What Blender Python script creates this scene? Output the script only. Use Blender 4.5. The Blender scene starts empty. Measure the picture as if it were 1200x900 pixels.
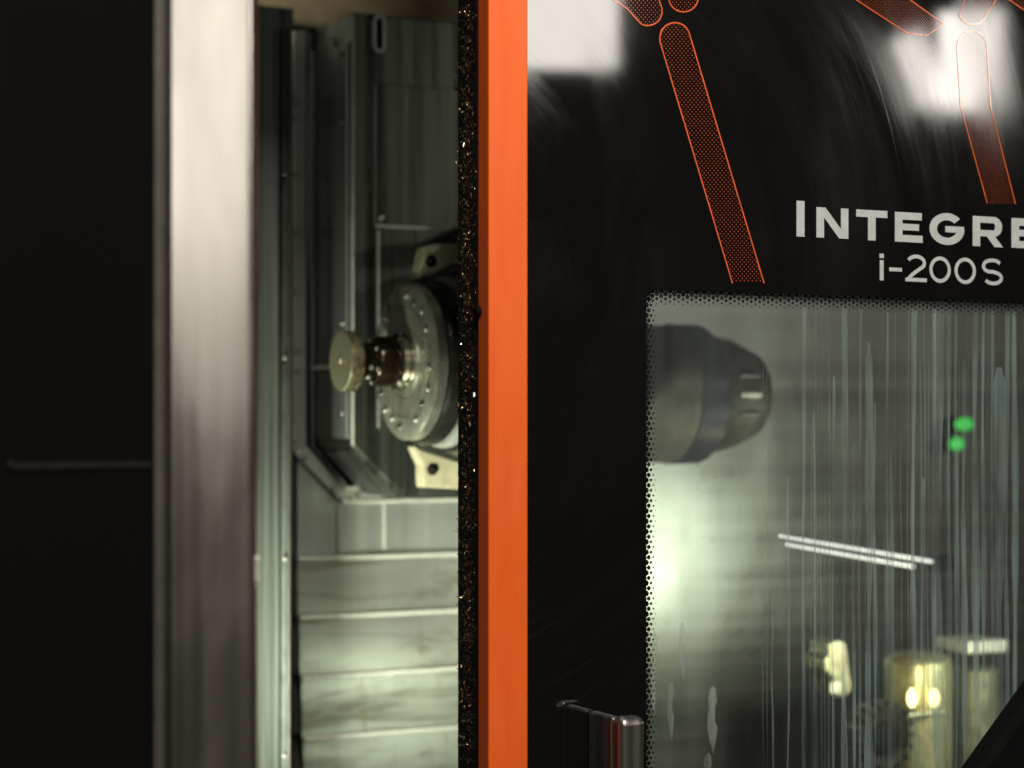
import bpy, bmesh, math, random
from mathutils import Vector, Matrix, Euler
random.seed(7)
S = bpy.context.scene
COL = S.collection
PI = math.pi

# ------------------------------------------------------------------ camera
F = 2350.0                      # focal length in photo pixels (1200 wide)
YAW = math.radians(27.0)        # camera turned to the right of the door normal
HOR = 490.0                     # horizon row in the photo
EYE = 1.45
SN, CS = math.sin(YAW), math.cos(YAW)
cam_d = bpy.data.cameras.new('camera')
cam = bpy.data.objects.new('camera', cam_d); COL.objects.link(cam)
cam.location = (0, 0, EYE)
cam.rotation_euler = (PI / 2, 0, -YAW)
cam_d.sensor_width = 36.0
cam_d.lens = 36.0 * F / 1200.0
cam_d.shift_y = (HOR - 450.0) / 1200.0
cam_d.clip_start = 0.05; cam_d.clip_end = 200
cam_d.dof.use_dof = True
cam_d.dof.focus_distance = 2.52
cam_d.dof.aperture_fstop = cam_d.lens / 1000.0 / 0.025
S.camera = cam

# ------------------------------------------------------------------ world and light
W = bpy.data.worlds.new('World'); S.world = W; W.use_nodes = True
bg = W.node_tree.nodes['Background']
bg.inputs[0].default_value = (0.060, 0.050, 0.042, 1)
bg.inputs[1].default_value = 0.5
S.view_settings.view_transform = 'Standard'
S.view_settings.look = 'None'
S.view_settings.exposure = 0.0
S.view_settings.gamma = 1.0
S.cycles.use_denoising = True
S.cycles.max_bounces = 10
S.cycles.transparent_max_bounces = 24
S.cycles.caustics_reflective = False
S.cycles.caustics_refractive = False
S.cycles.sample_clamp_indirect = 4.0

YD = 2.10                       # plane of the sliding door front
YL = 1.80                       # plane of the near door front


def ray(px, py):
    a = (px - 600.0) / F; b = (HOR - py) / F
    return Vector((SN + CS * a, CS - SN * a, b))


def at(px, py, Y):
    d = ray(px, py); t = Y / d.y
    return Vector((t * d.x, Y, EYE + t * d.z))


def Xat(px, Y): return at(px, HOR, Y).x
def Yat(px, X):
    d = ray(px, HOR); return X * d.y / d.x
def Zat(px, py, Y): return at(px, py, Y).z


def lamp(name, loc, target, sx, sy, watts, color, roll=0.0):
    l = bpy.data.lights.new(name, 'AREA'); l.shape = 'RECTANGLE'
    l.size = sx; l.size_y = sy; l.energy = watts; l.color = color
    o = bpy.data.objects.new(name, l); COL.objects.link(o)
    o.location = loc
    q = (Vector(target) - Vector(loc)).to_track_quat('-Z', 'Y')
    o.rotation_euler = (q.to_matrix() @ Matrix.Rotation(roll, 3, 'Z')).to_euler()
    return o


def mirrored(px, py, t):        # where a workshop lamp hangs whose reflection the door shows at px, py
    d = ray(px, py) * t
    return Vector((d.x, 2 * YD - d.y, EYE + d.z))


T_L = 9.0; k = T_L / F
tgt = (1.5, YD, 1.6)
lamp('workshop_lamp', mirrored(642, -20, T_L), tgt, 168 * k, 200 * k, 30, (1.0, 0.95, 0.87))
lamp('workshop_lamp', mirrored(1136, 72, T_L), tgt, 72 * k, 116 * k, 9.0, (1.0, 0.95, 0.87), -0.02)
lamp('workshop_lamp', mirrored(1077, 82, T_L), tgt, 36 * k, 88 * k, 3.0, (1.0, 0.95, 0.87), 0.37)
# ceiling light above the operator's place in front of the machine
lamp('hall_lamp', (0.70, 0.10, 3.60), (1.0, 2.1, 1.5), 1.2, 0.6, 99, (1.0, 0.95, 0.88))
# broad pale daylight opening of the hall, far left behind the camera
lamp('hall_window', (-0.25, -3.4, 2.58), (0.65, 1.8, 1.8), 3.6, 1.3, 35, (1.0, 0.94, 0.86))
# machine's own work light, on the enclosure wall behind the closed part of the sliding door
lamp('work_light', (2.46, 2.50, 1.14), (2.12, 3.4, 1.13), 0.32, 0.26, 2.9, (0.93, 1.0, 0.80))
# second work light low at the left, behind the jamb of the near door
wl2 = lamp('work_light', (0.80, 2.60, 0.88), (1.65, 3.2, 1.20), 0.10, 0.22, 8, (0.95, 1.0, 0.84))
wl2.data.spread = math.radians(78)
# small unseen fill light added behind the near door to brighten the beige cover
wl3 = lamp('roof_light', (0.92, 2.75, 2.24), (1.30, 3.62, 2.32), 0.12, 0.05, 0.10, (1.0, 0.93, 0.80))
wl3.data.spread = math.radians(34)

# ------------------------------------------------------------------ materials
class N:
    def __init__(s, name):
        s.m = bpy.data.materials.new(name); s.m.use_nodes = True
        s.t = s.m.node_tree; s.n = s.t.nodes
        s.p = s.n['Principled BSDF']; s.out = s.n['Material Output']
    def a(s, kind, **kw):
        x = s.n.new(kind)
        for k_, v in kw.items():
            if k_ in ('operation', 'blend_type', 'data_type', 'wave_type', 'bands_direction', 'noise_dimensions', 'feature', 'wave_profile'):
                setattr(x, k_, v)
            else:
                x.inputs[k_].default_value = v
        return x
    def l(s, a, b): s.t.links.new(a, b)
    def setp(s, **kw):
        for k_, v in kw.items():
            s.p.inputs[k_].default_value = v
    def coords(s, scale=(1, 1, 1), rot=(0, 0, 0)):
        tc = s.a('ShaderNodeTexCoord'); mp = s.a('ShaderNodeMapping')
        mp.inputs['Scale'].default_value = scale; mp.inputs['Rotation'].default_value = rot
        s.l(tc.outputs['Object'], mp.inputs[0]); return mp.outputs[0]
    def noise(s, vec, scale, detail=4.0, rough=0.55, dist=0.0):
        x = s.a('ShaderNodeTexNoise'); x.inputs['Scale'].default_value = scale
        x.inputs['Detail'].default_value = detail; x.inputs['Roughness'].default_value = rough
        x.inputs['Distortion'].default_value = dist
        s.l(vec, x.inputs['Vector']); return x.outputs['Fac']
    def ramp(s, fac, stops):
        r = s.a('ShaderNodeValToRGB'); e = r.color_ramp.elements
        while len(e) < len(stops): e.new(0.5)
        for q, (p, c) in zip(e, stops):
            q.position = p; q.color = (c, c, c, 1) if isinstance(c, (int, float)) else (*c, 1)
        s.l(fac, r.inputs[0]); return r.outputs[0]
    def maprange(s, fac, a, b, c, d):
        r = s.a('ShaderNodeMapRange')
        for i, v in enumerate((a, b, c, d)): r.inputs[i + 1].default_value = v
        s.l(fac, r.inputs[0]); return r.outputs[0]
    def math(s, op, a, b):
        r = s.a('ShaderNodeMath', operation=op)
        for i, v in enumerate((a, b)):
            if isinstance(v, (int, float)): r.inputs[i].default_value = v
            else: s.l(v, r.inputs[i])
        return r.outputs[0]
    def mixc(s, fac, a, b):
        r = s.a('ShaderNodeMix', data_type='RGBA')
        s.l(fac, r.inputs[0])
        for i, v in ((6, a), (7, b)):
            if isinstance(v, tuple): r.inputs[i].default_value = (*v, 1)
            else: s.l(v, r.inputs[i])
        return r.outputs[2]
    def bump(s, h, strength=0.2, dist=0.001):
        b = s.a('ShaderNodeBump'); b.inputs['Strength'].default_value = strength
        b.inputs['Distance'].default_value = dist
        s.l(h, b.inputs['Height']); s.l(b.outputs[0], s.p.inputs['Normal'])


def BC(n): return n.p.inputs['Base Color']


def simple(name, col, rough, metal=0.0, nscale=40, var=0.25, rvar=0.1, spec=0.5, emit=None, estr=0.0):
    n = N(name); v = n.coords(); f = n.noise(v, nscale)
    lo = tuple(c * (1 - var) for c in col); hi = tuple(min(1, c * (1 + var)) for c in col)
    n.l(n.ramp(f, [(0.3, lo), (0.7, hi)]), BC(n))
    n.l(n.maprange(n.noise(v, nscale * 2.3), 0.3, 0.7, max(0.02, rough - rvar), rough + rvar), n.p.inputs['Roughness'])
    n.setp(Metallic=metal); n.p.inputs['Specular IOR Level'].default_value = spec
    if emit:
        n.p.inputs['Emission Color'].default_value = (*emit, 1); n.p.inputs['Emission Strength'].default_value = estr
    return n.m


def steel(name, col, rough, vs=(60, 60, 1.2), metal=0.9, var=0.3, rvar=0.12, stain=0.35):
    """wet sheet steel: streaks run down it, dried coolant stains it"""
    n = N(name)
    v = n.coords(vs); f = n.noise(v, 1.0, 5, 0.6)
    f2 = n.noise(n.coords((7, 7, 2.2)), 1.0, 4, 0.6, 0.4)
    lo = tuple(c * (1 - var) for c in col); hi = tuple(min(1, c * (1 + var)) for c in col)
    base = n.ramp(f, [(0.3, lo), (0.7, hi)])
    st = n.ramp(f2, [(0.42, 0.0), (0.68, 1.0)])
    base = n.mixc(n.math('MULTIPLY', st, stain), base, tuple(c * q for c, q in zip(col, (0.55, 0.56, 0.46))))
    n.l(base, BC(n))
    r = n.maprange(f, 0.3, 0.7, rough - rvar, rough + rvar)
    n.l(n.math('ADD', r, n.math('MULTIPLY', st, 0.12)), n.p.inputs['Roughness'])
    n.setp(Metallic=metal)
    n.bump(f, 0.12, 0.0006)
    return n.m


M = {}
# black gloss of the door, hazed by curved wiping marks and fine scratches
def black_gloss(name, wipe_amt, centre):
    n = N(name); n.setp(Metallic=0.0)
    tc = n.a('ShaderNodeTexCoord')
    sub = n.a('ShaderNodeVectorMath', operation='SUBTRACT'); sub.inputs[1].default_value = centre
    n.l(tc.outputs['Object'], sub.inputs[0])
    ln = n.a('ShaderNodeVectorMath', operation='LENGTH'); n.l(sub.outputs[0], ln.inputs[0])
    sx = n.a('ShaderNodeSeparateXYZ'); n.l(sub.outputs[0], sx.inputs[0])
    th = n.math('ARCTAN2', sx.outputs[2], sx.outputs[0])
    def polar(kr, kt):
        c = n.a('ShaderNodeCombineXYZ')
        n.l(n.math('MULTIPLY', ln.outputs['Value'], kr), c.inputs[0]); n.l(n.math('MULTIPLY', th, kt), c.inputs[1]); return c.outputs[0]
    wipe = n.noise(polar(9, 1.3), 1.0, 4, 0.55, 0.7)
    fine = n.noise(polar(240, 2.5), 1.0, 4, 0.6, 0.5)
    big = n.noise(n.coords((3.0, 3.0, 2.6)), 1.0, 3, 0.5)
    hz = n.math('MULTIPLY', n.ramp(wipe, [(0.44, 0), (0.78, 1)]), n.ramp(big, [(0.40, 0.05), (0.66, 1)]))
    hz = n.math('MULTIPLY', n.math('MULTIPLY', hz, n.maprange(fine, 0.35, 0.65, 0.6, 1.0)), wipe_amt)
    zz_ = n.a('ShaderNodeSeparateXYZ'); n.l(tc.outputs['Object'], zz_.inputs[0])
    hz = n.math('MULTIPLY', hz, n.maprange(zz_.outputs[2], 1.55, 1.85, 0.12, 1.0))
    sc_ = n.math('MULTIPLY', n.ramp(n.noise(polar(420, 1.2), 1.0, 2, 0.5, 0.2), [(0.66, 0), (0.74, 1)]), n.ramp(big, [(0.5, 0), (0.7, 1)]))
    hz = n.math('ADD', hz, n.math('MULTIPLY', sc_, 0.5 * wipe_amt))
    n.l(n.mixc(hz, (0.0040, 0.0039, 0.0036), (0.040, 0.040, 0.038)), BC(n))
    n.l(n.maprange(hz, 0, 1, 0.035, 0.34), n.p.inputs['Roughness'])
    return n.m
M['black'] = black_gloss('door_black', 0.55, tuple(at(470, 330, YD)))
M['black_plain'] = black_gloss('near_door_black', 0.06, tuple(at(-200, 600, YL)))

# orange powder coat with orange-peel and small nicks
n = N('orange_paint')
v = n.coords()
f = n.noise(v, 260, 2); g = n.noise(n.coords((60, 60, 6)), 1.0, 4)
n.l(n.ramp(g, [(0.3, (0.78, 0.108, 0.009)), (0.7, (0.85, 0.128, 0.012))]), BC(n))
n.l(n.maprange(g, 0.3, 0.7, 0.36, 0.50), n.p.inputs['Roughness'])
sm = n.noise(n.coords((40, 40, 9)), 1.0, 5, 0.65, 0.5)
n.l(n.maprange(sm, 0.3, 0.75, 0.30, 0.58), n.p.inputs['Roughness'])
nick = n.math('MULTIPLY', n.ramp(n.noise(n.coords((420, 420, 300)), 1.0, 2, 0.5), [(0.74, 0), (0.77, 1)]), n.ramp(n.noise(n.coords((18, 18, 8)), 1.0, 2), [(0.55, 0), (0.65, 1)]))
old = BC(n).links[0].from_socket
n.l(n.mixc(nick, old, (0.16, 0.05, 0.02)), BC(n))
n.bump(f, 0.06, 0.0003)
M['orange'] = n.m
M['decal_orange'] = simple('decal_orange', (0.72, 0.12, 0.03), 0.06, 0, 60, 0.2, 0.03)
M['letter'] = simple('letter_silver', (0.50, 0.50, 0.48), 0.10, 0, 70, 0.10, 0.05)
M['frit'] = simple('frit_black', (0.004, 0.004, 0.004), 0.25, 0, 60, 0.3)
M['rubber'] = simple('rubber', (0.007, 0.0065, 0.006), 0.5, 0, 220, 0.5, 0.2, 0.25)
M['rubber_wet'] = simple('rubber_wet', (0.006, 0.0065, 0.007), 0.18, 0, 160, 0.5, 0.12)
M['gap'] = simple('gap_black', (0.003, 0.003, 0.003), 0.8, 0, 40, 0.25, 0.1, 0.1)
M['handle'] = steel('handle_steel', (0.52, 0.50, 0.48), 0.30, (90, 90, 2), 1.0, 0.12, 0.06, 0.1)
M['edge_metal'] = steel('edge_metal', (0.55, 0.52, 0.47), 0.20, (70, 70, 1.5), 1.0, 0.08, 0.03, 0.10)
M['edge_dark'] = simple('edge_dark', (0.060, 0.052, 0.038), 0.55, 0.2, 30, 0.2)
M['seam'] = simple('seam_brown', (0.014, 0.010, 0.006), 0.6, 0, 30, 0.3)
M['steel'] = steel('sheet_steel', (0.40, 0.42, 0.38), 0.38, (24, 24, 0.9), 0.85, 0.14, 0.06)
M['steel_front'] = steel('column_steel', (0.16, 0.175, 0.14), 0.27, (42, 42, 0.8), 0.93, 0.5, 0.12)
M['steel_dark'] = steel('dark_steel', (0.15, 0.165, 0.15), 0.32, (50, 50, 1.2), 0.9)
M['brushed'] = steel('brushed_steel', (0.40, 0.415, 0.375), 0.28, (0.25, 0.25, 36), 0.98, 0.12, 0.03, 0.12)
M['frame'] = steel('frame_steel', (0.50, 0.51, 0.45), 0.40, (40, 40, 2), 0.6, 0.15)
M['jamb'] = steel('jamb_paint', (0.22, 0.25, 0.21), 0.36, (60, 60, 0.8), 0.85, 0.4)
M['jamb_matte'] = simple('jamb_matte', (0.06, 0.068, 0.058), 0.6, 0.0, 40, 0.25, 0.08, 0.3)
M['lip'] = simple('lip_steel', (0.82, 0.82, 0.70), 0.36, 0.6, 80, 0.12)
M['screw'] = simple('screw_steel', (0.46, 0.46, 0.40), 0.36, 1.0, 200, 0.2)
M['screw_dark'] = simple('screw_dark', (0.16, 0.16, 0.14), 0.3, 1.0, 200, 0.3)
M['flange'] = steel('ground_steel', (0.62, 0.61, 0.49), 0.28, (30, 30, 14), 0.82, 0.18, 0.08, 0.5)
M['housing'] = simple('housing_dark', (0.035, 0.034, 0.028), 0.30, 0.6, 25, 0.4, 0.1)
M['cream'] = simple('cream_casting', (0.34, 0.31, 0.19), 0.5, 0.0, 50, 0.2)
M['dark_shank'] = simple('oiled_shank', (0.045, 0.032, 0.016), 0.16, 0.7, 60, 0.5)
M['brass_rim'] = None
n = N('gauge_rim'); f = n.noise(n.coords((1, 1, 1)), 90, 5, 0.7)
n.l(n.ramp(f, [(0.40, (0.12, 0.08, 0.025)), (0.56, (0.56, 0.50, 0.29))]), BC(n))
n.l(n.maprange(f, 0.3, 0.7, 0.5, 0.28), n.p.inputs['Roughness']); n.setp(Metallic=0.8)
M['brass_rim'] = n.m
# lathe-turned face: fine concentric rings
n = N('turned_face'); tc = n.a('ShaderNodeTexCoord'); gr = n.a('ShaderNodeTexWave', wave_type='RINGS')
gr.inputs['Scale'].default_value = 160; gr.rings_direction = 'X'
n.l(tc.outputs['Object'], gr.inputs['Vector'])
sp = n.noise(n.coords(), 60, 3)
n.l(n.mixc(sp, (0.52, 0.49, 0.29), (0.68, 0.64, 0.42)), BC(n))
n.setp(Metallic=0.75, Roughness=0.38); n.bump(gr.outputs['Fac'], 0.15, 0.0004)
M['turned'] = n.m
M['beige'] = simple('beige_paint', (0.52, 0.42, 0.25), 0.6, 0, 18, 0.25)
M['chrome'] = simple('polished_ring', (0.62, 0.60, 0.50), 0.14, 1.0, 60, 0.1, 0.05)
M['chuck'] = steel('chuck_steel', (0.14, 0.132, 0.11), 0.45, (20, 20, 20), 0.6, 0.15)
M['band'] = simple('dark_band', (0.045, 0.048, 0.055), 0.4, 0.5, 30, 0.2)
M['turret'] = simple('turret_steel', (0.42, 0.41, 0.28), 0.34, 0.75, 35, 0.3)
M['matte'] = simple('matte_grey', (0.045, 0.044, 0.042), 0.75, 0.0, 30, 0.2, 0.1, 0.2)
M['gold'] = simple('yellow_steel', (0.50, 0.46, 0.24), 0.36, 0.7, 35, 0.25)
M['chip'] = simple('chip_metal', (0.40, 0.32, 0.18), 0.30, 1.0, 300, 0.5)
M['chip_dark'] = simple('chip_oiled', (0.16, 0.10, 0.04), 0.28, 0.7, 300, 0.6)
M['chip_bright'] = simple('chip_bright', (0.9, 0.88, 0.8), 0.12, 1.0, 300, 0.1)
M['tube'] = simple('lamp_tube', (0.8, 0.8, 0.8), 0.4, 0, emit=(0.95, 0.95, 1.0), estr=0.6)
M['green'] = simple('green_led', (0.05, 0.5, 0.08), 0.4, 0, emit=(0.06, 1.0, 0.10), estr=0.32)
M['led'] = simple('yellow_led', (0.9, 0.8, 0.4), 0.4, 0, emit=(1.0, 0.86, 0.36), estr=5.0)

# window pane: clear, slightly hazed by dried coolant on its inside
n = N('window_pane')
lw_ = n.a('ShaderNodeLayerWeight'); lw_.inputs['Blend'].default_value = 0.5
fz = n.math('ADD', n.math('MULTIPLY', n.math('POWER', lw_.outputs['Facing'], 5.0), 0.96), 0.04)
tr = n.a('ShaderNodeBsdfTransparent'); tr.inputs[0].default_value = (0.95, 0.97, 0.955, 1)
gl = n.a('ShaderNodeBsdfGlossy'); gl.inputs['Roughness'].default_value = 0.06
m1 = n.a('ShaderNodeMixShader'); n.l(fz, m1.inputs[0]); n.l(tr.outputs[0], m1.inputs[1]); n.l(gl.outputs[0], m1.inputs[2])
df = n.a('ShaderNodeBsdfDiffuse'); df.inputs[0].default_value = (0.50, 0.57, 0.57, 1)
tl = n.a('ShaderNodeBsdfTranslucent'); tl.inputs[0].default_value = (0.42, 0.46, 0.42, 1)
m2 = n.a('ShaderNodeMixShader'); m2.inputs[0].default_value = 0.55
n.l(df.outputs[0], m2.inputs[1]); n.l(tl.outputs[0], m2.inputs[2])
h1 = n.noise(n.coords((34, 34, 0.9)), 1.0, 5, 0.6)
h2 = n.noise(n.coords((3, 3, 2)), 1.0, 3, 0.5)
hz = n.math('MULTIPLY', n.ramp(h1, [(0.35, 0.25), (0.70, 1.0)]), n.ramp(h2, [(0.3, 0.35), (0.7, 1.0)]))
hz = n.math('MULTIPLY', hz, 0.125)
m3 = n.a('ShaderNodeMixShader'); n.l(hz, m3.inputs[0]); n.l(m1.outputs[0], m3.inputs[1]); n.l(m2.outputs[0], m3.inputs[2])
n.l(m3.outputs[0], n.out.inputs[0])
M['glass'] = n.m

# run of dried coolant on the pane
def run_mat(name, amount, col):
    n = N(name)
    tr = n.a('ShaderNodeBsdfTransparent')
    df = n.a('ShaderNodeBsdfDiffuse'); df.inputs[0].default_value = (*col, 1)
    tl = n.a('ShaderNodeBsdfTranslucent'); tl.inputs[0].default_value = (*col, 1)
    m2 = n.a('ShaderNodeMixShader'); m2.inputs[0].default_value = 0.22
    n.l(df.outputs[0], m2.inputs[1]); n.l(tl.outputs[0], m2.inputs[2])
    f = n.noise(n.coords((160, 160, 3.0)), 1.0, 4, 0.6)
    g = n.noise(n.coords((20, 20, 5.0)), 1.0, 3, 0.5)
    al = n.math('MULTIPLY', n.ramp(f, [(0.3, 0.3), (0.68, 1.0)]), n.ramp(g, [(0.32, 0.12), (0.66, 1.0)]))
    al = n.math('MULTIPLY', al, amount)
    m3 = n.a('ShaderNodeMixShader'); n.l(al, m3.inputs[0]); n.l(tr.outputs[0], m3.inputs[1]); n.l(m2.outputs[0], m3.inputs[2])
    n.l(m3.outputs[0], n.out.inputs[0]); return n.m
M['run'] = run_mat('coolant_run', 0.72, (0.50, 0.63, 0.62))
M['run_thin'] = run_mat('coolant_thin_run', 0.42, (0.50, 0.62, 0.60))
M['drip'] = run_mat('coolant_drip', 0.8, (0.62, 0.66, 0.62))

# ------------------------------------------------------------------ mesh helpers
class MB:
    def __init__(s): s.v = []; s.f = []; s.sm = []
    def add(s, vs, fs, smooth=False):
        o = len(s.v); s.v += [tuple(x) for x in vs]
        s.f += [tuple(i + o for i in q) for q in fs]; s.sm += [smooth] * len(fs); return s
    def box(s, a, b):
        x0, y0, z0 = [min(p, q) for p, q in zip(a, b)]; x1, y1, z1 = [max(p, q) for p, q in zip(a, b)]
        vs = [(x0, y0, z0), (x1, y0, z0), (x1, y1, z0), (x0, y1, z0), (x0, y0, z1), (x1, y0, z1), (x1, y1, z1), (x0, y1, z1)]
        return s.add(vs, [(0, 3, 2, 1), (4, 5, 6, 7), (0, 1, 5, 4), (1, 2, 6, 5), (2, 3, 7, 6), (3, 0, 4, 7)])
    def prism(s, pts, y0, y1):
        """pts: outline in x,z; extruded from y0 (front) to y1"""
        m = len(pts)
        vs = [(x, y0, z) for x, z in pts] + [(x, y1, z) for x, z in pts]
        fs = [tuple(range(m)), tuple(range(2 * m - 1, m - 1, -1))]
        fs += [(i, i + m, (i + 1) % m + m, (i + 1) % m) for i in range(m)]
        return s.add(vs, fs)
    def lathe(s, prof, c, axis='X', seg=48, smooth=True):
        """prof: list of (along, radius) turned about an axis through c"""
        vs = []; fs = []
        for (h, r) in prof:
            for i in range(seg):
                a = 2 * PI * i / seg; u, w = r * math.cos(a), r * math.sin(a)
                if axis == 'X': vs.append((c[0] + h, c[1] + u, c[2] + w))
                elif axis == 'Y': vs.append((c[0] + u, c[1] + h, c[2] + w))
                else: vs.append((c[0] + u, c[1] + w, c[2] + h))
        m = len(prof)
        for j in range(m - 1):
            for i in range(seg):
                fs.append((j * seg + i, j * seg + (i + 1) % seg, (j + 1) * seg + (i + 1) % seg, (j + 1) * seg + i))
        s.add(vs, fs, smooth)
        o = len(s.v) - len(vs)
        s.f.append(tuple(o + i for i in range(seg - 1, -1, -1))); s.sm.append(False)
        s.f.append(tuple(o + (m - 1) * seg + i for i in range(seg))); s.sm.append(False)
        return s
    def tube(s, pts, r, seg=12):
        pts = [Vector(p) for p in pts]; vs = []; fs = []
        for i, p in enumerate(pts):
            d = (pts[min(i + 1, len(pts) - 1)] - pts[max(i - 1, 0)]).normalized()
            u = d.cross(Vector((0.13, 0.2, 0.97))).normalized(); w = d.cross(u)
            rr = r[i] if isinstance(r, (list, tuple)) else r
            for q in range(seg):
                a = 2 * PI * q / seg; vs.append(p + u * rr * math.cos(a) + w * rr * math.sin(a))
        for i in range(len(pts) - 1):
            for q in range(seg):
                fs.append((i * seg + q, i * seg + (q + 1) % seg, (i + 1) * seg + (q + 1) % seg, (i + 1) * seg + q))
        fs += [tuple(range(seg - 1, -1, -1)), tuple((len(pts) - 1) * seg + q for q in range(seg))]
        return s.add(vs, fs, True)
    def mesh(s, name, mat):
        me = bpy.data.meshes.new(name); me.from_pydata(s.v, [], s.f)
        bm = bmesh.new(); bm.from_mesh(me); bmesh.ops.recalc_face_normals(bm, faces=bm.faces); bm.to_mesh(me); bm.free()
        for p, q in zip(me.polygons, s.sm): p.use_smooth = q
        me.materials.append(mat); return me
    def build(s, name, mat, parent=None, bevel=0.0, seg=2):
        o = bpy.data.objects.new(name, s.mesh(name, mat)); COL.objects.link(o)
        if parent is not None: attach(o, parent)
        if bevel:
            b = o.modifiers.new('bevel', 'BEVEL'); b.width = bevel; b.segments = seg; b.limit_method = 'ANGLE'
            b.angle_limit = math.radians(35)
        if any(s.sm):
            try: o.data.set_sharp_from_angle(angle=math.radians(38))
            except Exception: pass
        return o


def wloc(o):
    return o.location + (wloc(o.parent) if o.parent else Vector())


def attach(o, parent):
    o.parent = parent; o.matrix_parent_inverse = Matrix.Identity(4)
    o.location = o.location - wloc(parent)


def thing(name, label, cat, loc=(0, 0, 0), group=None):
    o = bpy.data.objects.new(name, None); COL.objects.link(o); o.location = loc
    o.empty_display_size = 0.05
    tag(o, label, cat, group); return o


def tag(o, label, cat, group=None):
    o['label'] = label; o['category'] = cat
    if group: o['group'] = group
    return o


def struct(o, label=None):
    o['kind'] = 'structure'
    if label: o['label'] = label
    return o


_share = {}
def screw(parent, p, facing='Y', r=0.0055, h=0.004, mat='screw', name='screw'):
    """domed socket screw, shared mesh; facing Y looks to -Y, X looks to -X"""
    key = (facing, r, h, mat)
    if key not in _share:
        pr = [(0.0, r), (-h * 0.55, r), (-h, r * 0.62), (-h, r * 0.34), (-h * 0.45, r * 0.30)]
        _share[key] = MB().lathe(pr, (0, 0, 0), facing, 16).mesh(name, M[mat])
    o = bpy.data.objects.new(name, _share[key]); COL.objects.link(o)
    o.location = p; attach(o, parent); return o


def ribbon(pts, w, closed=False):
    """flat outline strip of width w round a polyline in x,z -> verts, quads"""
    P = [Vector((p[0], p[1])) for p in pts]; m = len(P); L = []; R = []
    for i in range(m):
        a = P[(i - 1) % m] if (closed or i > 0) else P[i]
        b = P[(i + 1) % m] if (closed or i < m - 1) else P[i]
        d1 = (P[i] - a); d2 = (b - P[i])
        d1 = d1.normalized() if d1.length > 1e-9 else d2.normalized()
        d2 = d2.normalized() if d2.length > 1e-9 else d1
        t = (d1 + d2).normalized(); nn = Vector((-t.y, t.x))
        c = max(0.45, nn.dot(Vector((-d1.y, d1.x))))
        L.append(P[i] + nn * (w / 2 / c)); R.append(P[i] - nn * (w / 2 / c))
    q = [(i, (i + 1) % m) for i in range(m if closed else m - 1)]
    return L, R, q


def add_ribbon(mb, pts, w, y, th=0.0004, closed=False):
    L, R, q = ribbon(pts, w, closed); m = len(L)
    vs = [(p.x, y, p.y) for p in L] + [(p.x, y, p.y) for p in R] + [(p.x, y + th, p.y) for p in L] + [(p.x, y + th, p.y) for p in R]
    fs = []
    for i, j in q:
        fs += [(i, j, m + j, m + i), (2 * m + i, 2 * m + m + i, 3 * m + j, 2 * m + j), (i, 2 * m + i, 2 * m + j, j), (m + i, m + j, 3 * m + j, 3 * m + i)]
    if not closed:
        fs += [(0, m, 3 * m, 2 * m), (m - 1, 3 * m - 1, 4 * m - 1, 2 * m - 1)]
    mb.add(vs, fs)


def xz(px, py, Y):
    p = at(px, py, Y); return (p.x, p.z)

# ================================================================== ENCLOSURE (setting)
YB = 3.35                       # plane of the frame the column comes through
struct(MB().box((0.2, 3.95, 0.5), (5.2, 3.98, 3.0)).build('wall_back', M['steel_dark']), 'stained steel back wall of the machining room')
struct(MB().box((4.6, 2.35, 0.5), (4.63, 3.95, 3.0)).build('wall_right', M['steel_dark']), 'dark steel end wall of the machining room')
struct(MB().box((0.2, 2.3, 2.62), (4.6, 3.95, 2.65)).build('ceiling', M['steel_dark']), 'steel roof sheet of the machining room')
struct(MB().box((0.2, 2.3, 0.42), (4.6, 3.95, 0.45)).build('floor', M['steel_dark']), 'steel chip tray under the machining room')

# unseen header added above the door opening to shade the inside from hall lights
struct(MB().box((-0.4, 2.185, 2.32), (4.63, 2.34, 3.0)).build('front_header', M['gap']), 'black front housing above the door opening')
gp = MB().add([(Y * 0.559 + e, Y, z) for Y in (2.72, 3.30) for e in (0, 0.004) for z in (0.46, 0.99)], [(0, 1, 3, 2), (4, 6, 7, 5), (0, 4, 5, 1), (2, 3, 7, 6), (1, 5, 7, 3), (0, 2, 6, 4)]).build('chip_guard', M['steel_dark'])  # unseen baffle added to keep the left work light off the right side
struct(gp, 'low steel partition inside the machining room')
# ---- wall sheet left of the frame and below it
xl = Xat(250, YB); x345 = Xat(344, YB); zc = Zat(400, 588, YB)
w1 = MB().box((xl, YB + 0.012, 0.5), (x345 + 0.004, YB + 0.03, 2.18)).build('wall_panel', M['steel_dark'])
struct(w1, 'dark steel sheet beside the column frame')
# jamb: folded plate at the left of the opening
YJ = 3.05
jb = thing('jamb_plate', 'grey green folded steel jamb plate left of the bolted column frame', 'jamb', at(320, 900, YJ))
xj0, xj1 = Xat(236, YJ), Xat(327, YJ)
zt, zb = Zat(320, 33, YJ), Zat(320, 960, YJ)
MB().box((xj0, YJ, zb), (xj1, YJ + 0.004, zt)).build('plate', M['jamb'], jb, 0.001)
xs0, xs1 = Xat(329, YJ), Xat(339.5, YJ)
MB().box((xs0, YJ - 0.010, zb), (xs1, YJ + 0.012, zt)).build('stop_bar', M['jamb_matte'], jb, 0.003)
MB().box((Xat(333.5, YJ), YJ - 0.016, zb), (Xat(336.5, YJ), YJ - 0.0105, zt)).build('bead', M['edge_dark'], jb, 0.0015)
for py in (205, 420, 655, 886):
    screw(jb, at(333.3, py, YJ - 0.017), 'Y', 0.0042, 0.004)

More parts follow.
